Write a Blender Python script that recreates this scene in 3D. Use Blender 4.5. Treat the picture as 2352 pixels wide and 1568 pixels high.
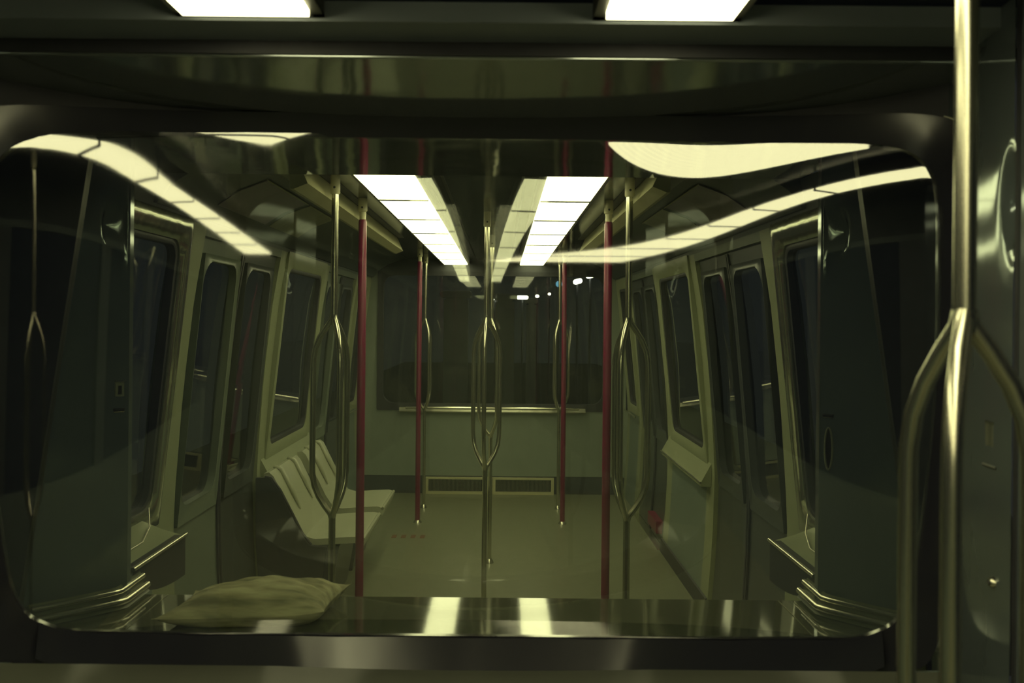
import bpy, bmesh, math, random
from mathutils import Vector, Matrix
random.seed(7)
for o in list(bpy.data.objects): bpy.data.objects.remove(o)
SC = bpy.context.scene
COL = SC.collection
PI = math.pi
R = math.radians

# ------------------------------------------------------------------ camera, world, exposure
EYE = 1.60                      # eye height above the floor; heights below are given relative to it
CAMX = 0.081
FPX = 2200.0
ROLL = R(-0.55)
cam_d = bpy.data.cameras.new('camera'); cam = bpy.data.objects.new('camera', cam_d); COL.objects.link(cam)
cam.location = (CAMX, 0, EYE)
cam.rotation_euler = (Matrix.Rotation(PI/2, 3, 'X') @ Matrix.Rotation(-ROLL, 3, 'Z')).to_euler()
cam_d.sensor_width = 36; cam_d.lens = 36*FPX/2352
cam_d.shift_x = (1176-1153)/2352; cam_d.shift_y = -(784-738)/2352
cam_d.clip_start = .02; cam_d.clip_end = 200
cam_d.dof.use_dof = True; cam_d.dof.focus_distance = 5.0; cam_d.dof.aperture_fstop = 5.0
SC.camera = cam

w = bpy.data.worlds.new('night'); SC.world = w; w.use_nodes = True
w.node_tree.nodes['Background'].inputs[0].default_value = (.85, .95, 1.0, 1)
w.node_tree.nodes['Background'].inputs[1].default_value = .018
vs = SC.view_settings
vs.view_transform = 'Standard'; vs.look = 'None'; vs.gamma = 1; vs.use_curve_mapping = False
vs.exposure = 0.0
LIGHT = 7.0                     # radiance of the fluorescent diffusers
LIGHT_COL = (1.0, .95, .50, 1)
cy = SC.cycles
cy.max_bounces = 8; cy.diffuse_bounces = 3; cy.glossy_bounces = 5; cy.transmission_bounces = 4; cy.transparent_max_bounces = 16
cy.sample_clamp_indirect = 6.0; cy.use_denoising = True
cy.use_adaptive_sampling = True; cy.adaptive_threshold = .08; cy.adaptive_min_samples = 20
cy.caustics_reflective = True; cy.blur_glossy = 0.0

# ------------------------------------------------------------------ helpers
def at(px, py, d):
    """point at forward distance d seen at photo pixel px, py (height relative to the eye)"""
    x, y = px-1153, py-738
    c, s = math.cos(ROLL), math.sin(ROLL)
    x, y = c*x - s*y, s*x + c*y
    return (CAMX + x*d/FPX, d, -y*d/FPX)

class MB:
    def __init__(s): s.v = []; s.f = []
    def vert(s, p): s.v.append((p[0], p[1], p[2]+EYE)); return len(s.v)-1
    def quad(s, a, b, c, d): i = [s.vert(p) for p in (a, b, c, d)]; s.f.append(i)
    def box(s, x0, x1, y0, y1, z0, z1):
        i = [s.vert((x, y, z)) for x in (x0, x1) for y in (y0, y1) for z in (z0, z1)]
        for q in ((0,1,3,2),(4,6,7,5),(0,4,5,1),(2,3,7,6),(0,2,6,4),(1,5,7,3)): s.f.append([i[k] for k in q])
    def tube(s, pts, r, n=14, caps=True):
        pts = [Vector(p) for p in pts]; rings = []
        rr = r if isinstance(r, (list, tuple)) else [r]*len(pts)
        ref = Vector((1, 0, 0))
        for k, p in enumerate(pts):
            t = (pts[min(k+1, len(pts)-1)] - pts[max(k-1, 0)])
            t = t.normalized() if t.length > 1e-9 else Vector((0,0,1))
            a = ref - ref.dot(t)*t
            if a.length < 1e-3: a = Vector((0,1,0)) - Vector((0,1,0)).dot(t)*t
            a.normalize(); b = t.cross(a); ref = a
            rings.append([s.vert(p + rr[k]*(math.cos(2*PI*j/n)*a + math.sin(2*PI*j/n)*b)) for j in range(n)])
        for k in range(len(rings)-1):
            for j in range(n):
                s.f.append([rings[k][j], rings[k][(j+1) % n], rings[k+1][(j+1) % n], rings[k+1][j]])
        if caps: s.f.append(rings[0][::-1]); s.f.append(rings[-1])
    def grid(s, rows, close=False):
        ids = [[s.vert(p) for p in r] for r in rows]
        for a, b in zip(ids, ids[1:]):
            m = len(a)
            for j in range(m if close else m-1): s.f.append([a[j], a[(j+1) % m], b[(j+1) % m], b[j]])
        return ids
    def extrude(s, prof, y0, y1, axis='y'):
        """closed profile of (a, z) pairs swept along y (a = x) or x (a = y)"""
        mk = (lambda a, z, t: (a, t, z)) if axis == 'y' else (lambda a, z, t: (t, a, z))
        A = [s.vert(mk(a, z, y0)) for a, z in prof]; B = [s.vert(mk(a, z, y1)) for a, z in prof]
        n = len(prof)
        for k in range(n): s.f.append([A[k], A[(k+1) % n], B[(k+1) % n], B[k]])
        s.f.append(A[::-1]); s.f.append(B)
    def build(s, name, m, parent=None, smooth=None, bevel=0):
        me = bpy.data.meshes.new(name); me.from_pydata(s.v, [], s.f)
        bm = bmesh.new(); bm.from_mesh(me)
        bmesh.ops.remove_doubles(bm, verts=bm.verts, dist=1e-5)
        if bevel:
            bmesh.ops.bevel(bm, geom=list(bm.edges), offset=bevel, segments=2, affect='EDGES', clamp_overlap=True)
        bmesh.ops.recalc_face_normals(bm, faces=bm.faces)
        bm.to_mesh(me); bm.free()
        if smooth:
            me.shade_smooth(); me.set_sharp_from_angle(angle=R(smooth))
        me.materials.append(M[m] if isinstance(m, str) else m)
        o = bpy.data.objects.new(name, me); COL.objects.link(o)
        if parent:
            o.parent = parent; o.matrix_parent_inverse = parent.matrix_world.inverted()
        return o

def tag(o, label=None, cat=None, group=None, kind=None):
    if label: o['label'] = label
    if cat: o['category'] = cat
    if group: o['group'] = group
    if kind: o['kind'] = kind
    return o
def empty(name, loc=(0, 0, 0), **k):
    o = bpy.data.objects.new(name, None); COL.objects.link(o)
    o.location = (loc[0], loc[1], loc[2]+EYE); o.empty_display_size = .1
    o.matrix_world = Matrix.Translation(o.location)
    return tag(o, **k)
def part(name, mat, parent, fn, smooth=None, bevel=0):
    mb = MB(); fn(mb); return mb.build(name, mat, parent, smooth, bevel)

def rrect(a0, a1, b0, b1, r, n=8):
    """rounded rectangle, counter-clockwise list of (a, b); r may be one radius or four (bl, br, tr, tl)"""
    rr = r if isinstance(r, (list, tuple)) else [r]*4
    out = []
    for (ca, cb, r_, t0) in ((a0+rr[0], b0+rr[0], rr[0], PI), (a1-rr[1], b0+rr[1], rr[1], 1.5*PI),
                             (a1-rr[2], b1-rr[2], rr[2], 0), (a0+rr[3], b1-rr[3], rr[3], .5*PI)):
        for k in range(n+1):
            t = t0 + .5*PI*k/n
            out.append((ca + r_*math.cos(t), cb + r_*math.sin(t)))
    return out

# ------------------------------------------------------------------ materials
M = {}
def mat(name, col, rough=.5, metal=0., spec=.5, noise=0., nscale=8., bump=0., bscale=6., stretch=None, coat=0.):
    m = bpy.data.materials.new(name); m.use_nodes = True
    nt = m.node_tree; b = nt.nodes['Principled BSDF']
    b.inputs['Base Color'].default_value = (*col, 1); b.inputs['Roughness'].default_value = rough
    b.inputs['Metallic'].default_value = metal; b.inputs['Specular IOR Level'].default_value = spec
    b.inputs['Coat Weight'].default_value = coat; b.inputs['Coat Roughness'].default_value = .05
    tc = nt.nodes.new('ShaderNodeTexCoord')
    def nz(scale, detail=3):
        n = nt.nodes.new('ShaderNodeTexNoise'); n.inputs['Scale'].default_value = scale; n.inputs['Detail'].default_value = detail
        if stretch:
            mp = nt.nodes.new('ShaderNodeMapping'); mp.inputs['Scale'].default_value = stretch
            nt.links.new(tc.outputs['Object'], mp.inputs['Vector']); nt.links.new(mp.outputs[0], n.inputs['Vector'])
        else: nt.links.new(tc.outputs['Object'], n.inputs['Vector'])
        return n
    if noise:
        n = nz(nscale, 4); mx = nt.nodes.new('ShaderNodeMix'); mx.data_type = 'RGBA'
        mx.inputs[6].default_value = (*[c*(1-noise) for c in col], 1); mx.inputs[7].default_value = (*[min(1, c*(1+noise)) for c in col], 1)
        nt.links.new(n.outputs['Fac'], mx.inputs[0]); nt.links.new(mx.outputs[2], b.inputs['Base Color'])
    if bump:
        n = nz(bscale, 2); bp = nt.nodes.new('ShaderNodeBump'); bp.inputs['Strength'].default_value = 1.0; bp.inputs['Distance'].default_value = bump
        nt.links.new(n.outputs['Fac'], bp.inputs['Height']); nt.links.new(bp.outputs[0], b.inputs['Normal'])
    M[name] = m; return m

mat('wall_paint', (.155, .19, .18), .38, noise=.10, nscale=5, bump=.0004, bscale=3)
mat('end_panel', (.23, .265, .225), .40, noise=.12, nscale=9)
mat('corner_panel', (.165, .195, .21), .085, .5, noise=.10, nscale=4, bump=.0003, bscale=7)
mat('ceiling_panel', (.07, .082, .09), .16, noise=.15, nscale=4, bump=.0022, bscale=2.4)
mat('soffit', (.30, .33, .34), .085, .62, noise=.15, nscale=3, bump=.0024, bscale=3.0)
mat('ceiling_matte', (.20, .225, .26), .40, noise=.15, nscale=3)
mat('cove', (.075, .088, .095), .42, noise=.2, nscale=5)
mat('slot_trim', (.50, .48, .30), .45, noise=.1)
mat('floor_vinyl', (.16, .165, .115), .30, noise=.22, nscale=16, bump=.0002, bscale=60)
mat('black_gloss', (.018, .018, .026), .12, bump=.0005, bscale=4)
mat('black_rubber', (.024, .024, .034), .55, noise=.3, nscale=30)
mat('black_plastic', (.040, .042, .056), .35, noise=.2, nscale=20)
mat('steel', (.60, .58, .48), .24, 1.0, noise=.08, nscale=20, stretch=(1, 1, .1))
mat('steel_bright', (.74, .72, .60), .22, 1.0, bump=.0006, bscale=9)
mat('frame_steel', (.55, .56, .46), .14, .9, bump=.0016, bscale=11)
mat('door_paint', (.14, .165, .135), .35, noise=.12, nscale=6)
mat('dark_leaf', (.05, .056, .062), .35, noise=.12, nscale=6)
mat('faded_red', (.17, .06, .035), .5, noise=.3)
mat('post_paint', (.27, .29, .19), .38, noise=.10, nscale=6)
mat('red_sleeve', (.155, .004, .045), .33, noise=.15, nscale=14)
mat('cream', (.62, .58, .40), .40, noise=.08)
mat('seat_shell', (.40, .41, .31), .28, noise=.10, nscale=10)
mat('ledge_lacquer', (.060, .066, .045), .07, noise=.15, nscale=5, bump=.0004, bscale=3)
mat('ledge_trim', (.10, .11, .075), .25, noise=.12)
mat('sill_light', (.10, .105, .085), .06, noise=.08)
mat('fixture_frame', (.03, .03, .025), .40, noise=.1)
mat('plaque', (.24, .25, .19), .35, noise=.1)
mat('plaque_dark', (.02, .02, .018), .4, noise=.1)
mat('plaque_red', (.30, .02, .02), .4, noise=.1)
mat('grille_fin', (.20, .20, .16), .35, .3, noise=.2)
mat('card_print', (.24, .19, .26), .30, noise=.45, nscale=2.2)
mat('card_print_green', (.30, .29, .19), .30, noise=.35, nscale=5, stretch=(1, 6, 1))
mat('concrete', (.50, .49, .42), .8, noise=.25, nscale=3)
mat('tunnel', (.03, .03, .028), .9, noise=.4, nscale=2)

def mat_fabric():
    m = mat('pillow_cloth', (.26, .25, .155), .85, spec=.2)
    nt = m.node_tree; b = nt.nodes['Principled BSDF']; tc = nt.nodes['Texture Coordinate']
    wv = nt.nodes.new('ShaderNodeTexNoise'); wv.inputs['Scale'].default_value = 10; wv.inputs['Detail'].default_value = 6
    mp = nt.nodes.new('ShaderNodeMapping'); mp.inputs['Scale'].default_value = (.6, 2.4, 3.0); mp.inputs['Rotation'].default_value = (0, .25, .3)
    nt.links.new(tc.outputs['Object'], mp.inputs[0]); nt.links.new(mp.outputs[0], wv.inputs['Vector'])
    cr = nt.nodes.new('ShaderNodeValToRGB'); cr.color_ramp.elements[0].position = .35; cr.color_ramp.elements[1].position = .66
    cr.color_ramp.elements[0].color = (.19, .18, .115, 1); cr.color_ramp.elements[1].color = (.58, .54, .36, 1)
    nt.links.new(wv.outputs['Fac'], cr.inputs[0]); nt.links.new(cr.outputs[0], b.inputs['Base Color'])
    bp = nt.nodes.new('ShaderNodeBump'); bp.inputs['Distance'].default_value = .008
    nt.links.new(wv.outputs['Fac'], bp.inputs['Height']); nt.links.new(bp.outputs[0], b.inputs['Normal'])
mat_fabric()

def mat_emit(name, col, strength, ribs=False):
    m = bpy.data.materials.new(name); m.use_nodes = True; nt = m.node_tree
    nt.nodes.remove(nt.nodes['Principled BSDF'])
    e = nt.nodes.new('ShaderNodeEmission'); e.inputs[0].default_value = col; e.inputs[1].default_value = strength
    out = nt.nodes['Material Output']; nt.links.new(e.outputs[0], out.inputs[0])
    if ribs:      # prismatic diffuser: fine ribs across the panel
        tc = nt.nodes.new('ShaderNodeTexCoord'); wv = nt.nodes.new('ShaderNodeTexWave'); wv.bands_direction = 'X'
        wv.inputs['Scale'].default_value = 22
        nt.links.new(tc.outputs['Object'], wv.inputs['Vector'])
        mr = nt.nodes.new('ShaderNodeMapRange'); mr.inputs[3].default_value = strength*.96; mr.inputs[4].default_value = strength*1.04
        nt.links.new(wv.outputs['Fac'], mr.inputs[0]); nt.links.new(mr.outputs[0], e.inputs[1])
    M[name] = m
mat_emit('diffuser', LIGHT_COL, LIGHT, True)
mat_emit('tunnel_lamp', (1, .93, .72, 1), 22)
mat_emit('blue_lamp', (.25, .65, 1, 1), 1.2)

def mat_glass(name, r0, tint):
    """thin laminated pane: clear transmission plus a mirror reflection that follows Fresnel's law"""
    m = bpy.data.materials.new(name); m.use_nodes = True; nt = m.node_tree
    nt.nodes.remove(nt.nodes['Principled BSDF'])
    tr = nt.nodes.new('ShaderNodeBsdfTransparent'); tr.inputs[0].default_value = (*tint, 1)
    gl = nt.nodes.new('ShaderNodeBsdfGlossy'); gl.inputs['Roughness'].default_value = .024; gl.inputs[0].default_value = (1, 1, 1, 1)
    mx = nt.nodes.new('ShaderNodeMixShader')
    lw = nt.nodes.new('ShaderNodeLayerWeight'); lw.inputs[0].default_value = .5
    pw = nt.nodes.new('ShaderNodeMath'); pw.operation = 'POWER'; pw.inputs[1].default_value = 5      # Schlick: r0 + (1-r0)(1-cos)^5
    nt.links.new(lw.outputs['Facing'], pw.inputs[0])
    ma = nt.nodes.new('ShaderNodeMath'); ma.operation = 'MULTIPLY_ADD'; ma.inputs[1].default_value = 1-r0; ma.inputs[2].default_value = r0
    nt.links.new(pw.outputs[0], ma.inputs[0])
    nt.links.new(ma.outputs[0], mx.inputs[0]); nt.links.new(tr.outputs[0], mx.inputs[1]); nt.links.new(gl.outputs[0], mx.inputs[2])
    nt.links.new(mx.outputs[0], nt.nodes['Material Output'].inputs[0])
    M[name] = m
mat_glass('windshield_glass', .13, (.88, .91, .86))
mat_glass('side_glass', .06, (.60, .64, .58))

# ------------------------------------------------------------------ car body shape
# side wall: half width of the car as a function of height (relative to the eye)
_XW = ((-1.60, 1.22), (-1.2, 1.25), (-.80, 1.26), (-.3, 1.225), (.10, 1.18), (.42, 1.125), (.58, 1.09))
def XW(z):
    for (z0, x0), (z1, x1) in zip(_XW, _XW[1:]):
        if z <= z1: return x0 + (x1-x0)*(z-z0)/(z1-z0)
    return _XW[-1][1]
ZF, ZC, ZL = -1.60, .57, .52      # floor, ceiling, underside of the lights
END = 8.90                        # far end wall of the next car

def zsteps(z0, z1, dz=.16):
    n = max(1, int(math.ceil((z1-z0)/dz))); return [z0+(z1-z0)*k/n for k in range(n+1)]
def wall_slab(mb, s, y0, y1, z0, z1, inset=0., th=.05):
    zs = zsteps(z0, z1); rows = []
    prof = [(s*(XW(z)-inset), z) for z in zs] + [(s*(XW(z)+th), z) for z in reversed(zs)]
    mb.extrude(prof, y0, y1)
def side_ring(mb, s, outer, inner, proud, back):
    """frame between two outlines of (y, z) on the side wall, raised from the wall by `proud`, reaching `back` behind its face"""
    f = lambda p, d: (s*(XW(p[1])-d), p[0], p[1])
    rows = [[f(p, -back) for p in outer], [f(p, proud*.7) for p in outer], [f(p, proud) for p in [((o[0]*.75+i[0]*.25), (o[1]*.75+i[1]*.25)) for o, i in zip(outer, inner)]],
            [f(p, proud) for p in [((o[0]*.25+i[0]*.75), (o[1]*.25+i[1]*.75)) for o, i in zip(outer, inner)]], [f(p, proud*.5) for p in inner], [f(p, -back) for p in inner]]
    mb.grid(rows, True)
def side_pane(mb, s, y0, y1, z0, z1, off):
    mb.grid([[(s*(XW(z)+off), y, z) for z in zsteps(z0, z1, .1)] for y in (y0, y1)])

# ------------------------------------------------------------------ the next car: floor, ceiling, walls
fl = part('floor', 'floor_vinyl', None, lambda m: m.box(-1.22, 1.22, 2.72, END+.05, ZF-.06, ZF))
tag(fl, 'green-grey vinyl floor of the next car behind the window', kind='structure')

ce = empty('ceiling', (0, 5.9, ZC), label='dark glossy ceiling of the next car with two rows of lights', kind='structure')
part('ceiling_panel', 'ceiling_panel', ce, lambda m: m.box(-.80, .80, 3.32, END+.05, ZC, ZC+.04))
part('soffit', 'soffit', ce, lambda m: m.extrude([(2.60, .50), (3.30, .50), (3.31, .51), (3.31, .57), (2.60, .57)], -1.10, 1.10, 'x'))
for x in (-.16, .16):
    part('ceiling_joint', 'black_rubber', ce, lambda m: m.box(x-.006, x+.006, 3.32, END, ZC-.004, ZC-.0005))
for s in (-1, 1):
    cv = part('cove', 'cove', ce, lambda m: m.extrude([(s*.80, ZC), (s*.86, .565), (s*.98, .52), (s*1.07, .46), (s*1.115, .40), (s*1.15, .40), (s*1.15, .62), (s*.80, .62)], 3.31, END+.05), 40)
    part('air_slot_trim', 'slot_trim', ce, lambda m: m.extrude([(s*.605, .478), (s*.655, .458), (s*.668, .458), (s*.668, ZC-.001), (s*.645, ZC-.001)], 3.36, 6.6))
    part('air_slot', 'black_rubber', ce, lambda m: m.box(min(s*.60, s*.638), max(s*.60, s*.638), 3.4, 6.6, ZC-.004, ZC-.0005))

# openings along the side walls: (kind, y0, y1)
OPEN = [('window', 2.98, 3.68), ('door', 3.93, 5.27), ('window', 5.46, 6.55), ('door', 6.74, 8.02), ('window', 8.18, 8.74)]
WB, WT = -.76, .355               # window bottom and top
DT = .36                          # door top
walls = {}
for s, nm in ((-1, 'wall_left'), (1, 'wall_right')):
    wl = empty(nm, (s*1.25, 5.8, ZF), label='pale lower side wall of the next car, ' + ('left' if s < 0 else 'right') + ' of the poles', kind='structure')
    walls[s] = wl
    part('header', 'cove', wl, lambda m: wall_slab(m, s, 2.62, END+.05, .38, .50), 30)
    y = 2.72
    for k, y0, y1 in OPEN + [('end', END+.02, 0)]:
        part('wall_post', 'post_paint', wl, lambda m: wall_slab(m, s, y, y0, ZF, .38), 30)
        if k == 'window':
            part('lower_panel', 'wall_paint', wl, lambda m: wall_slab(m, s, y0, y1, ZF, WB), 30)
            part('upper_panel', 'wall_paint', wl, lambda m: wall_slab(m, s, y0, y1, WT, .38), 30)
        y = y1
    # sloping window apron with a bright edge, on the middle window
    part('window_apron', 'post_paint', wl, lambda m: m.extrude([(s*(XW(-.78)-.001), -.78), (s*1.20, -.885), (s*1.20, -.91), (s*(XW(-.9)-.001), -.91)], 5.34, 6.66))
    part('apron_edge', 'steel_bright', wl, lambda m: m.tube([(s*1.197, 5.34, -.888), (s*1.197, 6.66, -.888)], .006, 10), 40)
    part('apron_edge', 'steel_bright', wl, lambda m: m.tube([(s*1.215, 8.10, -.80), (s*1.215, 8.80, -.80)], .008, 10), 40)
    part('wall_base', 'black_rubber', wl, lambda m: m.extrude([(s*1.223, ZF), (s*1.223, ZF+.09), (s*1.213, ZF+.085), (s*1.205, ZF)], 5.27, 6.74))

wi = 4
for s in (-1, 1):
    side = 'left' if s < 0 else 'right'
    for n, (k, y0, y1) in enumerate(OPEN):
        if k != 'window': continue
        names = {0: 'narrow side window with bright steel frame nearest the glass, ', 2: 'wide side window half way down the next car, ', 4: 'small side window at the far end of the next car, '}
        win = empty('window_%d' % wi, (s*1.2, (y0+y1)/2, WB), label=names[n] + side + ' side', kind='structure'); wi += 1
        ou = rrect(y0-.045, y1+.045, WB-.04, WT+.03, .012, 6); inn = rrect(y0+.035, y1-.035, WB+.035, WT-.06, .085, 6)
        part('frame', 'frame_steel' if n == 0 else 'post_paint', win, lambda m: side_ring(m, s, ou, inn, .022 if n == 0 else .014, .03), 40)
        ou2 = inn; in2 = rrect(y0+.055, y1-.055, WB+.055, WT-.08, .07, 6)
        part('gasket', 'black_rubber', win, lambda m: side_ring(m, s, ou2, in2, .004, .03), 40)
        part('pane', 'side_glass', win, lambda m: side_pane(m, s, y0+.02, y1-.02, WB+.02, WT-.04, .02))

dn = 1
for s in (-1, 1):
    side = 'left' if s < 0 else 'right'
    for n, (k, y0, y1) in enumerate(OPEN):
        if k != 'door': continue
        d = empty('door_%d' % dn, (s*1.24, (y0+y1)/2, ZF), label='pair of sliding doors with tall dark windows, ' + ('near ' if n == 1 else 'far ') + side + ' side', kind='structure'); dn += 1
        part('door_header', 'door_paint', d, lambda m: wall_slab(m, s, y0, y1, .34, .38, 0, .05), 30)
        part('threshold', 'steel', d, lambda m: m.box(min(s*1.19, s*1.27), max(s*1.19, s*1.27), y0, y1, ZF, ZF+.006))
        mid = (y0+y1)/2
        for a, b in ((y0+.012, mid-.006), (mid+.006, y1-.012)):
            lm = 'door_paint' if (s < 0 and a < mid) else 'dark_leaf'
            lf = part('leaf', lm, d, lambda m: (wall_slab(m, s, a, b, ZF+.01, -.86, -.022, .05), wall_slab(m, s, a, a+.07, -.86, .34, -.022, .05), wall_slab(m, s, b-.07, b, -.86, .34, -.022, .05), wall_slab(m, s, a+.07, b-.07, .26, .34, -.022, .05)), 30)
            oo = rrect(a+.055, b-.055, -.875, .275, .004, 6); ii = rrect(a+.085, b-.085, -.80, .245, .09, 6)
            part('window_frame', lm, lf, lambda m: side_ring(m, s, oo, ii, -.010, .04), 40)
            part('pane', 'side_glass', lf, lambda m: side_pane(m, s, a+.06, b-.06, -.83, .26, .04))
            part('edge_seal', 'black_rubber', lf, lambda m: wall_slab(m, s, b-.02 if b < mid+.1 else a, b if b < mid+.1 else a+.02, ZF+.02, .33, -.012, .02))

# far end wall of the next car
we = empty('wall_back', (0, END, ZF), label='pale end wall below the far end window of the next car', kind='structure')
HW = lambda z: XW(z)
def endwall(m, z0, z1, x0=None, x1=None):
    if x0 is None:
        zs = zsteps(z0, z1); rows = []
        m.grid([[(-HW(z), END, z), (HW(z), END, z)] for z in zs]); m.grid([[(-HW(z), END+.05, z), (HW(z), END+.05, z)] for z in zs])
    else: m.box(x0, x1, END, END+.05, z0, z1)
part('lower_panel', 'end_panel', we, lambda m: endwall(m, -1.44, -.82))
part('plinth', 'black_plastic', we, lambda m: endwall(m, ZF, -1.44))
part('side_panel', 'end_panel', we, lambda m: endwall(m, -.82, .58, -1.24, -1.06))
part('side_panel', 'end_panel', we, lambda m: endwall(m, -.82, .58, 1.06, 1.24))
part('header', 'black_plastic', we, lambda m: endwall(m, .44, .58, -1.06, 1.06))
part('panel_joint', 'black_rubber', we, lambda m: m.box(-1.2, 1.2, END-.004, END, -1.445, -1.437))
wf = empty('window_3', (0, END, -.8), label='wide dark end window at the far end of the next car', kind='structure')
def end_ring(m, outer, inner, yf, yb):
    m.grid([[(p[0], yb, p[1]) for p in outer], [(p[0], yf, p[1]) for p in outer], [(p[0], yf, p[1]) for p in inner], [(p[0], yb, p[1]) for p in inner]], True)
part('frame', 'black_rubber', wf, lambda m: end_ring(m, rrect(-1.075, 1.075, -.83, .46, .015, 8), rrect(-1.02, 1.02, -.765, .42, .10, 8), END-.012, END+.05), 40)
part('pane', 'side_glass', wf, lambda m: m.quad((-1.05, END+.02, -.80), (1.05, END+.02, -.80), (1.05, END+.02, .44), (-1.05, END+.02, .44)))
part('sill', 'steel_bright', wf, lambda m: m.extrude([(END-.06, -.835), (END-.055, -.80), (END-.01, -.79), (END, -.79), (END, -.845), (END-.05, -.845)], -.86, .86, 'x'), 30)

part('sill_bead', 'steel_bright', wf, lambda m: m.tube([(-.80, END-.062, -.802), (.80, END-.062, -.802)], .013, 12), 50)
# heater grilles at the foot of the far wall
for x0, x1, lab in ((-.61, -.055, 'left floor heater grille with pale frame under the far window'), (.01, .575, 'right floor heater grille with pale frame under the far window')):
    h = empty('heater_grille', ((x0+x1)/2, END-.02, ZF), label=lab, cat='heater', group='heaters at the far wall')
    part('frame', 'slot_trim', h, lambda m: (m.box(x0, x1, END-.05, END-.012, -1.462, -1.445), m.box(x0, x1, END-.05, END-.012, ZF+.001, ZF+.025), m.box(x0, x0+.025, END-.05, END-.012, ZF+.025, -1.462), m.box(x1-.025, x1, END-.05, END-.012, ZF+.025, -1.462)))
    fn = part('fins', 'grille_fin', h, lambda m: [m.box(x0+.03+k*.0125, x0+.034+k*.0125, END-.045, END-.014, ZF+.026, -1.463) for k in range(int((x1-x0-.06)/.0125))])
    fn['kind'] = 'stuff'
vp = part('cover_plate', 'slot_trim', None, lambda m: m.box(-.052, .007, END-.052, END-.012, ZF+.001, -1.44), None, .004)
tag(vp, 'plain pale cover plate between the two floor heater grilles', 'cover plate')

# ------------------------------------------------------------------ the glass ends of the two cars
Y0 = 2.24
def yg(u, z=0.):                                                # windscreen of the near car, bulging away from the camera
    a = abs(u); y = Y0 - .175*a*a - .18*a**6
    sm = lambda t: max(0., min(1., t))**2*(3-2*max(0., min(1., t)))
    if u < 0 and z > .13: y -= .060*sm((a-.15)/.3)*(z-.13)**2    # slight twist of the sheet towards its top corners
    if u < 0 and z > .30: y -= .10*sm((a-.15)/.3)*(z-.30)**2
    if u > 0 and z > .27: y += .090*sm((a-.30)/.3)*(z-.27)**2
    return y
Y1 = 2.50
def yo(u): return Y1 + .11*(1-math.exp(-1.9*u*u))                      # windscreen of the next car, bulging towards the camera

def on_near(px, py):
    """point of the near windscreen at that photo position"""
    d = 2.1
    for _ in range(12): d = yg(at(px, py, d)[0])
    return at(px, py, d)

# near windscreen: outline in the photograph
def smooth_outline(ctrl, n=10):
    out = []
    m = len(ctrl)
    for i in range(m):
        p0, p1, p2, p3 = (Vector(ctrl[(i+k-1) % m]) for k in range(4))
        for k in range(n):
            t = k/n
            out.append(tuple(.5*((2*p1) + (-p0+p2)*t + (2*p0-5*p1+4*p2-p3)*t*t + (-p0+3*p1-3*p2+p3)*t**3)))
    return out
# half outline in metres: (u, z) right side from bottom centre to top centre, mirrored for the left
HALF = [(.0, -.735), (.30, -.730), (.60, -.712), (.80, -.680), (.875, -.650), (.918, -.590), (.940, -.45), (.958, -.2), (.965, .05), (.960, .25), (.945, .325), (.89, .376), (.75, .400), (.50, .416), (.25, .424), (.0, .426)]
def outline(grow, drop=0., rise=0.):
    pts = []
    for u, z in HALF:
        g = grow
        pts.append((u + (g if u > .9 else g*(u/.9)), z - (drop if z < -.5 else 0)*1 + (rise if z > .3 else 0)))
    full = pts + [(-u, z) for u, z in reversed(pts[1:-1])]
    return smooth_outline(full, 6)
wn = empty('window_1', (0, Y0, -.74), label='large curved end window of the near car with black rim', kind='structure')
def near_glass(m):
    us = [-.97 + 1.94*k/120 for k in range(121)]
    def zlim(u):
        a = abs(u); lo = hi = None
        for (u0, z0), (u1, z1) in zip(HALF, HALF[1:]):
            if min(u0, u1)-1e-9 <= a <= max(u0, u1)+1e-9 and abs(u1-u0) > 1e-6:
                z = z0 + (z1-z0)*(a-u0)/(u1-u0)
                if z < -.3: lo = z if lo is None else min(lo, z)
                if z > .2: hi = z if hi is None else max(hi, z)
        return (lo if lo is not None else -.45)-.01, (hi if hi is not None else .25)+.01
    rows = []
    for u in us:
        l, h = zlim(min(.965, abs(u)))
        rows.append([(u, yg(u, l + (h-l)*j/48), l + (h-l)*j/48) for j in range(49)])
    m.grid(rows)
part('pane', 'windshield_glass', wn, near_glass, 60)
o_in = outline(0); o_mid = outline(.02, .03, .045); o_out = outline(.045, .070, .055)
def rim(m):
    P = lambda p, d: (p[0], yg(min(1.0, abs(p[0])))-d, p[1])
    m.grid([[P(p, -.012) for p in o_in], [P(p, .004) for p in o_in], [P(p, -.006 if p[1] < -.55 else .010) for p in o_mid], [P(p, -.004) if p[1] < -.55 else P(p, .012) for p in o_out], [P(p, -.03) for p in o_out]], True)
part('rim', 'black_gloss', wn, rim, 35)
def lower_band(m):
    us = [-.885 + 1.77*k/80 for k in range(81)]
    def zb(u):
        a = abs(u)
        for (u0, z0), (u1, z1) in zip(HALF, HALF[1:]):
            if u0 <= a <= u1: return z0 + (z1-z0)*(a-u0)/(u1-u0)
        return -.68
    m.grid([[(u, yg(u)-.006, zb(u)-.004), (u, min(yg(u)-.020, 2.200-.08*u*u), zb(u)-.076)] for u in us])
part('lower_band', 'black_gloss', wn, lower_band, 60)
def rim_trim(m):
    tr = [p for p in outline(.047, .086, .056) if p[0] > .8 and -.55 < p[1] < .42]
    m.tube([(p[0], yg(min(1., p[0]))-.014, p[1]) for p in tr], .0022, 6)
part('edge_trim', 'steel', wn, rim_trim, 40)
part('edge_trim', 'steel', wn, lambda m: m.tube([(-p[0], yg(min(1., p[0]))-.014, p[1]) for p in outline(.047, .086, .056) if p[0] > .8 and -.55 < p[1] < .42], .0022, 6), 40)

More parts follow.
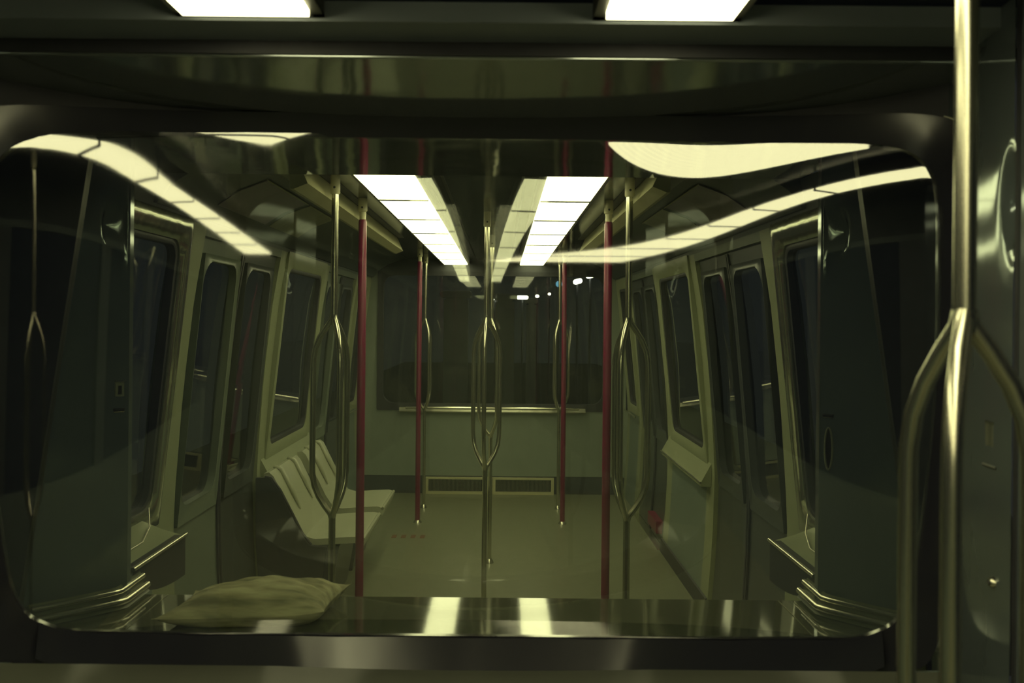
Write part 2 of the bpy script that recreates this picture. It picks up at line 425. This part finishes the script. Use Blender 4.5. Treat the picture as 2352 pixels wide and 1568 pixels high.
# wall of the near car around the windscreen: header, corner panels and sill
wfr = empty('wall_front', (0, 2.1, ZF), label='dark end wall of the near car around its window', kind='structure')
def skirt(m, lo, hi, n=60):
    us = [-1.0 + 2.0*k/n for k in range(n+1)]
    m.grid([[(u, yg(u)+.02, lo(u)) for u in us], [(u, yg(u)+.02, hi(u)) for u in us]])
part('header_panel', 'black_rubber', wfr, lambda m: skirt(m, lambda u: .432-.075*min(1, abs(u)/.93)**5, lambda u: .62), 40)
part('lower_panel', 'wall_paint', wfr, lambda m: skirt(m, lambda u: ZF, lambda u: -.803*yg(u)/2.206), 40)
sl = part('window_sill', 'sill_light', wfr, lambda m: m.grid([[(u, yg(u)-d, -.803*(yg(u)-.034)/2.206 - q) for u in [-1+2*k/40 for k in range(41)]] for d, q in ((.020, 0), (.20, .004), (.36, .008), (.37, .05))]), 30)

DIM = ((.0, .0))
def corner_panel(m, p0, p1, p2, z0, z1, n=64, nz=150, dimple=None, into=0.03):
    """bent sheet from plan point p0 through p1 to p2; a pressed-in hollow may be given as (t, z, rt, rz)"""
    pts = []
    for k in range(n+1):
        t = k/n*2
        a, b = (p0, p1) if t <= 1 else (p1, p2); tt = t if t <= 1 else t-1
        pts.append((a[0]+(b[0]-a[0])*tt, a[1]+(b[1]-a[1])*tt, k/n))
    rows = []
    for x, y, t in pts:
        col = []
        for j in range(nz+1):
            z = z0+(z1-z0)*j/nz
            d = 0
            if dimple:
                q = ((t-dimple[0])/dimple[2])**2 + ((z-dimple[1])/dimple[3])**2
                d = into*math.exp(-q*1.6)
            col.append((x + d*(1 if x > 0 else -1), y, z))
        rows.append(col)
    m.grid(rows)

# near car corner panels
for s in (-1, 1):
    part('corner_panel', 'corner_panel', wfr, lambda m: corner_panel(m, (s*.985, 2.0), (s*.965, 1.80), (s*.945, 1.62), ZF, .56, dimple=(.965, .215, .10, .075), into=.030), 50)
    part('corner_post', 'corner_panel', wfr, lambda m: m.extrude([(s*.945, ZF), (s*1.10, ZF), (s*1.10, .56), (s*.945, .56)], 1.40, 1.615), None, .006)
    part('post_seal', 'black_rubber', wfr, lambda m: m.box(min(s*.943, s*.950), max(s*.943, s*.950), 1.600, 1.612, ZF, .55))

# the next car's windscreen
wo = empty('window_2', (0, Y1, -.86), label='curved windscreen of the next car beyond the gap', kind='structure')
HB = lambda z: 1.19 - .145*(z+.6)
def other_glass(m):
    rows = []
    for k in range(81):
        u = -1 + 2*k/80
        rows.append([(u*HB(z), yo(u*HB(z)) + .012*(z), z) for z in [-.862 + 1.36*j/16 for j in range(17)]])
    m.grid(rows)
part('pane', 'windshield_glass', wo, other_glass, 60)
def other_side(m, s):
    zs = [-.95 + 1.5*j/12 for j in range(13)]
    f = lambda z, a, d: (s*(HB(z)+a), yo(HB(z))+.012*z+d, z)
    m.grid([[f(z, 0, -.012) for z in zs], [f(z, .30, .02) for z in zs], [f(z, .30, .05) for z in zs], [f(z, 0, .02) for z in zs], [f(z, 0, -.012) for z in zs]])
for s in (-1, 1): part('side_rim', 'black_plastic', wo, lambda m: other_side(m, s), 30)
def other_skirt(m, za, zb, d=-.01):
    us = [-1.30+2.6*k/40 for k in range(41)]
    m.grid([[(u, yo(u)+d, za) for u in us], [(u, yo(u)+d, zb) for u in us], [(u, yo(u)+d+.03, zb) for u in us], [(u, yo(u)+d+.03, za) for u in us]])
part('top_rim', 'black_plastic', wo, lambda m: other_skirt(m, .49, .75), 30)
part('lower_apron', 'ledge_trim', wo, lambda m: other_skirt(m, -.95, -.862), 30)
part('lower_body', 'black_plastic', wo, lambda m: other_skirt(m, -1.9, -.95), 30)

# glossy ledge inside the next car's windscreen
LZ = -.852
def ledge(m):
    us = [-1.20+2.40*k/60 for k in range(61)]
    prof = lambda u: [(u, yo(u)+.012, LZ-.05), (u, yo(u)+.012, LZ), (u, 2.955, LZ), (u, 2.965, LZ-.01), (u, 2.965, LZ-.05)]
    m.grid([prof(u) for u in us])
ld = part('window_ledge', 'ledge_lacquer', None, ledge, 30)
tag(ld, 'glossy dark ledge under the next car window reflecting the lights', 'ledge')
for x in (.94, .985):
    for s in (-1, 1):
        part('joint_line', 'steel', ld, lambda m: m.tube([(s*x, yo(x)+.03, LZ+.0005), (s*x, 2.95, LZ+.0005)], .0015, 6), 40)

# corner of the next car: panel, stepped steel moulding, black console
for s, sd in ((-1, 'left'), (1, 'right')):
    a, b, c = (s*1.245, 2.635), (s*1.035, 2.850), (s*1.030, 2.856)
    part('corner_panel', 'corner_panel', walls[s], lambda m: corner_panel(m, a, b, c, -.86, .52, dimple=(.45, .275, .065, .085), into=.040), 50)
    part('corner_return', 'corner_panel', walls[s], lambda m: m.extrude([(s*1.03, -.86), (s*1.03, .51), (s*1.24, .51), (s*1.24, -.86)], 2.857, 2.885))
    mo = empty('corner_moulding', (s*1.08, 2.8, -.85), label='stepped bright steel moulding at the %s end of the window ledge' % sd, cat='moulding', group='corner mouldings')
    path = [(s*1.20, 2.625), (s*1.12, 2.705), (s*1.045, 2.79), (s*1.030, 2.815), (s*1.030, 2.99)]
    for zz, off, r_ in ((-.802, 0, .0085), (-.829, -.014, .0105)):
        part('bead', 'steel_bright', mo, lambda m: m.tube([(x + s*off, y_ - .004, zz) for x, y_ in path], r_, 10), 50)
    part('base_strip', 'ledge_trim', mo, lambda m: m.grid([[(x + s*o, y_, z_) for x, y_ in path] for o, z_ in ((.012, -.79), (.006, -.80), (0, -.826), (-.02, LZ+.002))]), 40)
    part('sloping_sill', 'post_paint', walls[s], lambda m: m.extrude([(s*1.085, -.796), (s*1.16, -.775), (s*1.235, -.745), (s*1.25, -.80), (s*1.085, -.81)], 3.0, 3.52))
    part('sill_bead', 'steel', walls[s], lambda m: m.tube([(s*1.15, 3.02, -.772), (s*1.15, 3.30, -.772), (s*1.185, 3.46, -.755), (s*1.215, 3.53, -.70)], .0030, 8), 50)
    cn = empty('corner_console', (s*1.1, 3.2, -.9), label='black rounded console with bright top edge at the %s end of the ledge' % sd, cat='console', group='corner consoles')
    cx0 = 1.068
    def console(m):
        ys = [3.0 + .50*k/12 for k in range(13)]
        arc = [-.79 - .145*math.sqrt(max(0, 1-((3.52-y_)/.53)**2)) for y_ in ys]
        inner = [(s*cx0, y_, -.79) for y_ in ys]; low = [(s*cx0, y_, z_) for y_, z_ in zip(ys, arc)]
        inner2 = [(s*(cx0+.14), y_, -.79) for y_ in ys]; low2 = [(s*(cx0+.14), y_, z_) for y_, z_ in zip(ys, arc)]
        m.grid([inner2, inner, low, low2])
        m.quad(inner[-1], inner2[-1], low2[-1], low[-1])
    part('body', 'black_rubber', cn, console, 30)
    part('top_edge', 'steel_bright', cn, lambda m: m.tube([(s*(cx0-.002), 2.995, -.788), (s*(cx0-.002), 3.50, -.788)], .008, 10), 40)

# ------------------------------------------------------------------ ceiling lights (fixture with seven diffusers each)
def light_strip(x0, x1, y0, pitch, n, label, group):
    yE = y0+pitch*n
    t = empty('ceiling_light', ((x0+x1)/2, (y0+yE)/2, ZL), label=label, cat='ceiling light', group=group)
    part('housing', 'fixture_frame', t, lambda m: (m.box(x0-.02, x1+.02, min(y0, yE)-.02, max(y0, yE)+.02, ZL+.0125, ZC-.001), m.box(x0-.02, x0-.001, min(y0, yE)-.02, max(y0, yE)+.02, ZL+.009, ZL+.014), m.box(x1+.001, x1+.02, min(y0, yE)-.02, max(y0, yE)+.02, ZL+.009, ZL+.014),
         m.box(x0-.02, x1+.02, min(y0, yE)-.02, min(y0, yE)-.001, ZL+.009, ZL+.014), m.box(x0-.02, x1+.02, max(y0, yE)+.001, max(y0, yE)+.02, ZL+.009, ZL+.014)))
    for k in range(n):
        a, b = y0+pitch*k, y0+pitch*(k+1)
        a, b = min(a, b), max(a, b)
        part('diffuser', 'diffuser', t, lambda m: m.box(x0, x1, a+.013, b-.013, ZL, ZL+.012))
        if k: part('joint_bar', 'fixture_frame', t, lambda m: m.box(x0, x1, y0+pitch*k-.013, y0+pitch*k+.013, ZL-.003, ZL+.011))
    return t
light_strip(-.456, -.242, 3.35, .787, 7, 'left row of bright ceiling light panels in the next car', 'rows of ceiling lights')
light_strip(.242, .456, 3.35, .787, 7, 'right row of bright ceiling light panels in the next car', 'rows of ceiling lights')
light_strip(-.472, -.255, 1.658, -.787, 7, 'bright light panel cut by the top edge, left', 'rows of ceiling lights')
light_strip(.255, .472, 1.658, -.787, 7, 'bright light panel cut by the top edge, right', 'rows of ceiling lights')

# ------------------------------------------------------------------ near car shell
YB = -4.6
f2 = part('floor', 'floor_vinyl', None, lambda m: m.box(-1.22, 1.22, YB, 2.0, ZF-.06, ZF)); tag(f2, 'floor of the near car around the camera', kind='structure')
c2 = empty('ceiling', (0, 0, ZC), label='dark glossy ceiling of the near car above its window', kind='structure')
part('ceiling_panel', 'ceiling_panel', c2, lambda m: m.box(-1.1, 1.1, YB, 1.72, ZC, ZC+.04))
part('infill_panel', 'ceiling_matte', c2, lambda m: m.box(-1.1, 1.1, 1.682, 1.80, .524, .56))
part('panel_joint', 'black_rubber', c2, lambda m: m.box(-1.1, 1.1, 1.800, 1.808, .499, .56))
part('soffit', 'soffit', c2, lambda m: m.grid([[(u, 1.802, .56) for u in (-1.1, 1.1)], [(u, 1.809, .497) for u in (-1.1, 1.1)], [(u, 1.815, .4955) for u in (-1.1, 1.1)], [(u, 2.30, .470) for u in (-1.1, 1.1)]]))
for s in (-1, 1):
    part('cove', 'cove', c2, lambda m: m.extrude([(s*.80, ZC), (s*.98, .53), (s*1.09, .44), (s*1.13, .38), (s*1.16, .38), (s*1.16, .62), (s*.80, .62)], YB, 1.40), 40)
for s, nm in ((-1, 'wall_left'), (1, 'wall_right')):
    wl = empty(nm, (s*1.25, -1, ZF), label='side wall of the near car beside the camera, %s hand' % ('left' if s < 0 else 'right'), kind='structure')
    part('lower_panel', 'wall_paint', wl, lambda m: wall_slab(m, s, YB, 1.42, ZF, -.76), 30)
    part('header', 'wall_paint', wl, lambda m: wall_slab(m, s, YB, 1.42, .355, .52), 30)
    ys = [YB, -4.3, -3.2, -3.0, -1.7, -1.5, -.4, -.2, 1.1, 1.42]
    for k in range(0, len(ys), 2):
        part('wall_post', 'cove', wl, lambda m: wall_slab(m, s, ys[k], ys[k+1], -.76, .355), 30)
    for k in range(1, len(ys)-1, 2):
        part('pane', 'side_glass', wl, lambda m: side_pane(m, s, ys[k]-.01, ys[k+1]+.01, -.77, .36, .02))
wb = part('wall_back', 'end_panel', None, lambda m: m.box(-1.25, 1.25, YB-.06, YB, ZF, .62)); tag(wb, 'end wall of the near car behind the camera', kind='structure')

# ------------------------------------------------------------------ poles
PR = .0135
def grip_pole(x, y, rot, label, group, top=ZC, r=PR, seat_z=None):
    t = empty('grab_pole', (x, y, ZF), label=label, cat='grab pole', group=group)
    part('upper_tube', 'steel', t, lambda m: m.tube([(x, y, top-.01), (x, y, .0)], r, 16), 40)
    part('lower_tube', 'steel', t, lambda m: m.tube([(x, y, -.755), (x, y, ZF+.004)], r, 16), 40)
    for k in range(3):
        a = rot + 2*PI*k/3; ca, sa = math.cos(a), math.sin(a)
        rad = [(.004, .018), (.008, .0), (.030, -.030), (.055, -.070), (.072, -.112), (.079, -.155), (.080, -.20), (.080, -.55), (.079, -.60), (.072, -.645), (.055, -.688), (.030, -.727), (.008, -.755), (.004, -.77)]
        part('grip_arm', 'steel', t, lambda m: m.tube([(x+ca*q, y+sa*q, z) for q, z in rad], [r*.86]*len(rad), 14), 40)
    for z in (.004, -.759): part('junction', 'steel', t, lambda m: m.tube([(x, y, z+.014), (x, y, z+.008), (x, y, z-.008), (x, y, z-.014)], [r*1.0, r*1.12, r*1.12, r*1.0], 16), 40)
    sk = part('ceiling_socket', 'cream', t, lambda m: m.tube([(x, y, top-.001), (x, y, top-.075), (x, y, top-.08)], [r*1.42, r*1.42, r*1.2], 16), 40)
    part('screw', 'black_plastic', sk, lambda m: m.tube([(x, y-r*1.40, top-.055), (x, y-r*1.52, top-.055)], .005, 8), 40)
    part('floor_flange', 'steel', t, lambda m: m.tube([(x, y, ZF+.0005), (x, y, ZF+.012), (x, y, ZF+.03)], [r*2.2, r*2.0, r*1.1], 18), 40)
    return t
GP = 'steel grab poles in the two cars'
grip_pole(.636, 1.15, R(-124), 'large steel grab pole with three-armed grip close to the camera', GP)
grip_pole(-.575, 3.74, R(-62), 'near left steel pole with looped grip, in front of white seats', GP)
grip_pole(.575, 3.74, R(-118), 'near right steel pole with looped grip beyond the window', GP)
grip_pole(0, 4.98, R(-95), 'nearer central steel pole with looped grip in the next car', GP)
grip_pole(.012, 6.35, R(-60), 'farther central steel pole seen inside the nearer one', GP)
grip_pole(-.575, 8.2, R(-62), 'far left steel pole with looped grip before the end window', GP)
grip_pole(.575, 8.2, R(-118), 'far right steel pole with looped grip before the end window', GP)

def red_pole(x, y, label):
    r = .0195
    t = empty('red_pole', (x, y, ZF), label=label, cat='grab pole', group='red grab poles in the next car')
    part('sleeve', 'red_sleeve', t, lambda m: m.tube([(x, y, ZC-.10), (x, y, ZC-.11), (x, y, ZF+.01)], [r*.8, r, r], 16), 40)
    sk = part('ceiling_socket', 'cream', t, lambda m: m.tube([(x, y, ZC-.001), (x, y, ZC-.06), (x, y, ZC-.065), (x, y, ZC-.11)], [r*1.1, r*1.1, r*.8, r*.75], 16), 40)
    part('screw', 'black_plastic', sk, lambda m: m.tube([(x, y-r*1.08, ZC-.045), (x, y-r*1.18, ZC-.045)], .005, 8), 40)
    part('floor_flange', 'steel', t, lambda m: m.tube([(x, y, ZF+.0005), (x, y, ZF+.01), (x, y, ZF+.02)], [r*1.8, r*1.6, r*1.1], 18), 40)
red_pole(-.575, 4.48, 'near left red sleeved grab pole')
red_pole(.575, 4.48, 'near right red sleeved grab pole')
red_pole(-.575, 7.6, 'far left red sleeved grab pole before the end wall')
red_pole(.575, 7.6, 'far right red sleeved grab pole before the end wall')

# ------------------------------------------------------------------ seats on the left
def seat(y0, y1, label):
    t = empty('bench_seat', (-1.0, (y0+y1)/2, ZF), label=label, cat='seat', group='white bench seats along the left wall')
    top = [(-1.215, -.845), (-1.185, -.838), (-1.16, -.86), (-1.10, -.98), (-1.03, -1.12), (-.985, -1.185), (-.93, -1.20), (-.80, -1.19), (-.70, -1.185), (-.67, -1.195), (-.662, -1.215)]
    und = [(x - .01, z-.035) for x, z in reversed(top[3:])]
    prof = top + und + [(-1.215, -.90)]
    part('seat_shell', 'seat_shell', t, lambda m: m.extrude(prof, y0, y1), 35)
    part('base', 'black_plastic', t, lambda m: m.extrude([(-1.215, -1.0), (-1.04, -1.24), (-.80, -1.24), (-.86, ZF+.002), (-1.19, ZF+.002)], y0+.01, y1-.01))
    for k in range(2):
        yy = y0 + (y1-y0)*(k+.5)/2
        part('back_rib', 'seat_shell', t, lambda m: m.tube([(-1.20, yy, -.83), (-1.16, yy, -.845), (-1.09, yy, -.975), (-1.045, yy, -1.07)], [.010, .014, .014, .004], 10), 50)
    part('front_lip', 'seat_shell', t, lambda m: m.tube([(-.668, y0, -1.198), (-.668, y1, -1.198)], .010, 10), 50)
seat(5.24, 5.93, 'pale moulded bench seat nearest the window')
seat(6.10, 6.72, 'pale moulded bench seat behind the first one')
ep = empty('seat_end_panel', (-1.0, 5.21, ZF), label='black side panel closing the near end of the pale bench', cat='panel')
part('panel', 'black_plastic', ep, lambda m: m.extrude([(-1.215, ZF+.002), (-1.245, -1.2), (-1.248, -.86), (-1.17, -.86), (-1.12, -.93), (-1.0, -1.16), (-.95, -1.225), (-.86, -1.235), (-.90, ZF+.002)], 5.195, 5.225), None, .003)
part('edge_bead', 'black_rubber', ep, lambda m: m.tube([(-1.20, 5.21, -.857), (-1.165, 5.21, -.862), (-1.115, 5.21, -.93), (-.995, 5.21, -1.16), (-.945, 5.21, -1.225)], .008, 8), 50)

# ------------------------------------------------------------------ pillow on the ledge
def pillow():
    t = empty('pillow', (-.617, 2.757, LZ), label='soft creased olive pillow lying on the window ledge', cat='pillow')
    def body(m):
        N, K = 44, 26
        def pt(i, j, sgn):
            a = -1+2*i/N; b = -1+2*j/K
            sx = a*.232*(1 - .09*(1-b*b)*abs(a)**3)
            sy = b*.140*(1 - .12*(1-a*a)*abs(b)**3)
            h = max(0, (1-abs(a)**2.3))**.70 * max(0, (1-abs(b)**2.2))**.60
            seam = .030 + .008*a*abs(a) + .012*abs(a)**3*b*b         # corners lifted, right end higher
            if sgn > 0:
                z = seam + h*(.072 + .010*a)
                z += h*(.0030*math.sin(7*a+4*b) + .0022*math.sin(17*a-6*b+1))
                e = math.exp(-((a-.72)/.16)**2)
                z += .0050*e*math.sin(24*b+6*a)*min(1, h*2)
            else:
                z = seam*(1-min(1, h*2.2)**.8) + .001
            return (-.617 + sx + .015*b, 2.757 + sy + .015*a, LZ + z)
        top = [[m.vert(pt(i, j, 1)) for j in range(K+1)] for i in range(N+1)]
        bot = [[m.vert(pt(i, j, -1)) for j in range(K+1)] for i in range(N+1)]
        for g, flip in ((top, 0), (bot, 1)):
            for i in range(N):
                for j in range(K):
                    q = [g[i][j], g[i+1][j], g[i+1][j+1], g[i][j+1]]; m.f.append(q[::-1] if flip else q)
        def per(g): return [g[i][0] for i in range(N+1)] + [g[N][j] for j in range(1, K+1)] + [g[i][K] for i in range(N-1, -1, -1)] + [g[0][j] for j in range(K-1, 0, -1)]
        a_, b_ = per(top), per(bot)
        for k in range(len(a_)): m.f.append([a_[k], a_[(k+1) % len(a_)], b_[(k+1) % len(a_)], b_[k]])
    part('cushion', 'pillow_cloth', t, body, 80)
pillow()

# ------------------------------------------------------------------ small fittings
def plaque(c, ux, w_, h_, label, red=False, name='sign_plate'):
    """plate centred at c lying on a wall whose horizontal direction is ux (2-d unit vector in plan); c faces -normal"""
    ux = Vector((ux[0], ux[1], 0)).normalized(); n = Vector((ux.y, -ux.x, 0))
    if n.y > 0: n = -n
    c = Vector(c)
    def slab(m, cx_, cz_, w2, h2, d0, d1):
        P = lambda a, b, d: c + ux*(cx_+a) + Vector((0, 0, cz_+b)) + n*d
        fr = [P(-w2, -h2, d1), P(w2, -h2, d1), P(w2, h2, d1), P(-w2, h2, d1)]; bk = [P(-w2, -h2, d0), P(w2, -h2, d0), P(w2, h2, d0), P(-w2, h2, d0)]
        i = [m.vert(p) for p in fr+bk]
        for q in ((0,1,2,3),(7,6,5,4),(0,4,5,1),(1,5,6,2),(2,6,7,3),(3,7,4,0)): m.f.append([i[k] for k in q])
    t = empty(name, c, label=label, cat='sign', group='small wall fittings on the corner panels')
    part('plate', 'plaque', t, lambda m: slab(m, 0, 0, w_/2, h_/2, 0, .004))
    part('top_lip', 'steel_bright', t, lambda m: slab(m, 0, h_/2, w_/2+.002, .0022, 0, .010))
    part('symbol', 'plaque_red' if red else 'plaque_dark', t, lambda m: slab(m, 0, -.004, w_*.2, h_*.28, .004, .006))
    return t
def slot_handle(c, ux, w_, label, drop=.012):
    ux = Vector((ux[0], ux[1], 0)).normalized(); n = Vector((ux.y, -ux.x, 0)); n = -n if n.y > 0 else n
    c = Vector(c)
    t = empty('slot_handle', c, label=label, cat='handle', group='small wall fittings on the corner panels')
    part('lip', 'steel', t, lambda m: m.tube([c - ux*w_/2 + n*.004, c + ux*w_/2 + n*.004 + Vector((0,0,0))], .0022, 8), 40)
    part('slot', 'plaque_dark', t, lambda m: m.tube([c - ux*w_/2 + n*.002 + Vector((0,0,.006)), c + ux*w_/2 + n*.002 + Vector((0,0,.006))], .0040, 8), 40)
# near car, right corner panel
def on_panel(px, py, p0, p1):
    d = 1.8
    for _ in range(40):
        x = at(px, py, d)[0]; t = (x-p0[0])/(p1[0]-p0[0]) if abs(p1[0]-p0[0]) > 1e-6 else 0
        dn_ = p0[1] + (p1[1]-p0[1])*t
        d = .85*d + .15*dn_ if abs(p1[0]-p0[0]) > .08 else d + (p0[0]+(p1[0]-p0[0])*(d-p0[1])/(p1[1]-p0[1]) - x)*1.2
    return at(px, py, d)
pa, pb = (.965, 1.80), (.945, 1.62); ux = (pb[0]-pa[0], pb[1]-pa[1])
plaque(on_panel(2272, 997, pa, pb), ux, .036, .042, 'small plate with a red symbol on the near right wall panel', True)
slot_handle(on_panel(2272, 1078, pa, pb), ux, .060, 'short dark slot below the small plate on the near right wall')
kn = empty('panel_lock', on_panel(2283, 1337, pa, pb), label='small round steel lock low on the near right wall panel', cat='lock')
kc = on_panel(2283, 1337, pa, pb)
part('barrel', 'steel', kn, lambda m: m.tube([(kc[0]+.004, kc[1], kc[2]), (kc[0]-.006, kc[1], kc[2]), (kc[0]-.009, kc[1], kc[2])], [.010, .009, .006], 14), 40)
part('keyhole', 'black_plastic', kn, lambda m: m.box(kc[0]-.0105, kc[0]-.008, kc[1]-.001, kc[1]+.001, kc[2]-.003, kc[2]+.003))
# next car
qa, qb = (-1.245, 2.635), (-1.035, 2.850); ux = (qb[0]-qa[0], qb[1]-qa[1])
def panel_pt(px, py, qa, qb):
    lo, hi = 2.5, 3.1
    best = min((abs((at(px, py, d)[0]-qa[0])*(qb[1]-qa[1]) - (d-qa[1])*(qb[0]-qa[0])), d) for d in [2.5+.001*k for k in range(600)])
    return at(px, py, best[1])
plaque(panel_pt(274, 892, qa, qb), ux, .026, .046, 'small plate with dark symbol on the left corner panel of the next car')
slot_handle(panel_pt(272, 945, qa, qb), ux, .032, 'short slot under the small plate, left corner of the next car')
ra, rb = (1.245, 2.635), (1.035, 2.850); uxr = (rb[0]-ra[0], rb[1]-ra[1])
slot_handle(panel_pt(1903, 958, ra, rb), uxr, .032, 'short slot on the right corner panel of the next car')
oc = Vector(panel_pt(1904, 1030, ra, rb)); uv = Vector((uxr[0], uxr[1], 0)).normalized(); nv = Vector((uv.y, -uv.x, 0)); nv = -nv if nv.y > 0 else nv
hd = empty('oval_handle', oc, label='upright oval recessed handle on the right corner panel of the next car', cat='handle')
part('ring', 'plaque', hd, lambda m: m.tube([oc + uv*.012*math.cos(2*PI*k/24) + Vector((0, 0, .062*math.sin(2*PI*k/24))) + nv*.003 for k in range(25)], .003, 6), 60)
part('recess', 'plaque_dark', hd, lambda m: m.f.append([m.vert(oc + uv*.010*math.cos(2*PI*k/24) + Vector((0, 0, .058*math.sin(2*PI*k/24))) + nv*.002) for k in range(24)]))
# advertising cards on the coves
for s, sd in ((-1, 'left'), (1, 'right')):
    ca = empty('advert_card', (s*1.0, 4.3, .5), label='dark purple advert card in the %s ceiling cove' % sd, cat='advert card', group='advert cards in the ceiling coves')
    sheet = lambda m, ya, yb, lift: m.extrude([(s*.865, .563-lift), (s*.98, .52-lift), (s*1.065, .463-lift), (s*1.065, .459-lift), (s*.98, .516-lift), (s*.865, .559-lift)], ya, yb)
    part('card', 'card_print', ca, lambda m: sheet(m, 3.85, 4.62, .003), 30)
    part('edge_rail', 'slot_trim', ca, lambda m: m.tube([(s*.862, 3.83, .556), (s*.862, 4.64, .556)], .003, 6), 40)
    cb = empty('advert_card', (s*1.0, 5.0, .5), label='pale striped advert card in the %s ceiling cove' % sd, cat='advert card', group='advert cards in the ceiling coves')
    part('card', 'card_print_green', cb, lambda m: sheet(m, 4.70, 5.35, .003), 30)
    part('edge_rail', 'slot_trim', cb, lambda m: m.tube([(s*.862, 4.68, .556), (s*.862, 5.37, .556)], .003, 6), 40)
# red strip where the right wall meets the floor, red floor marking
rs = part('skirting_strip', 'red_sleeve', None, lambda m: m.box(1.205, 1.262, 6.9, 7.3, -1.52, -1.43), None, .004); tag(rs, 'short red strip low on the right wall of the next car', 'trim strip')
rm = part('floor_marking', 'faded_red', None, lambda m: [m.box(-.72+.07*k, -.685+.07*k, 7.05, 7.15, ZF+.0003, ZF+.0012) for k in range(4)]); tag(rm, 'faint red marking on the floor beside the seats', 'floor marking')

# ------------------------------------------------------------------ outside, beyond the far window
tu = part('ground', 'tunnel', None, lambda m: m.box(-6, 6, 14, 60, -2.75, -2.6)); tag(tu, 'dark ground outside beyond the far end window', kind='structure')
def lamp(px, py, d, wpx, hpx, label, m_='tunnel_lamp', tilt=0):
    c = Vector(at(px, py, d)); k = d/FPX
    t = empty('outdoor_lamp', c, label=label, cat='lamp', group='lamps outside the far window')
    a = Vector((math.cos(tilt), 0, math.sin(tilt)))
    L = max(wpx, hpx*1.01)*k/2; r = hpx*k/2
    part('lens', m_, t, lambda m: m.tube([c - a*L, c - a*(L-r*.6), c + a*(L-r*.6), c + a*L], [r*.5, r, r, r*.5], 10), 50)
    part('post', 'black_plastic', t, lambda m: m.tube([(c.x, c.y+r*2.5, -2.6), (c.x, c.y+r*2.5, c.z+r*1.4)], .025, 8), 40)
    part('bracket', 'black_plastic', t, lambda m: m.box(c.x-L*.7, c.x+L*.7, c.y-r*.3, c.y+r*3, c.z+r*1.02, c.z+r*1.8))
lamp(1200, 683, 26, 26, 8, 'short bright lamp right of the central pole')
lamp(1138, 685, 26, 17, 8, 'small bright lamp touching the central pole')
lamp(1234, 680, 30, 8, 6, 'tiny round lamp beyond the end window, third from the pole')
lamp(1262, 675, 34, 6, 5, 'tiniest lamp beyond the end window, beside the far right pole')
lamp(1327, 646, 20, 20, 11, 'lower of two bright lamps at the upper right of the end window', tilt=.3)
lamp(1357, 632, 20, 22, 12, 'upper of two bright lamps at the upper right of the end window', tilt=.25)
lamp(1284, 652, 24, 14, 14, 'pale blue light beside the far right pole', 'blue_lamp')
for k, (px, d, lab) in enumerate(((1045, 22, 'left'), (1160, 24, 'middle'), (1222, 28, 'right'))):
    c = at(px, 715, d); hw = (28, 22, 11)[k]*d/FPX
    p = empty('concrete_pillar', (c[0], d, -2.6), label='dim concrete pillar outside the end window, %s of three' % lab, cat='pillar', group='pillars outside')
    part('shaft', 'concrete', p, lambda m: m.box(c[0]-hw, c[0]+hw, d+.3, d+.9, -2.6, .55), None, .05)
    part('cap', 'concrete', p, lambda m: m.box(c[0]-hw*1.3, c[0]+hw*1.3, d+.2, d+1.0, .55, .7), None, .03)
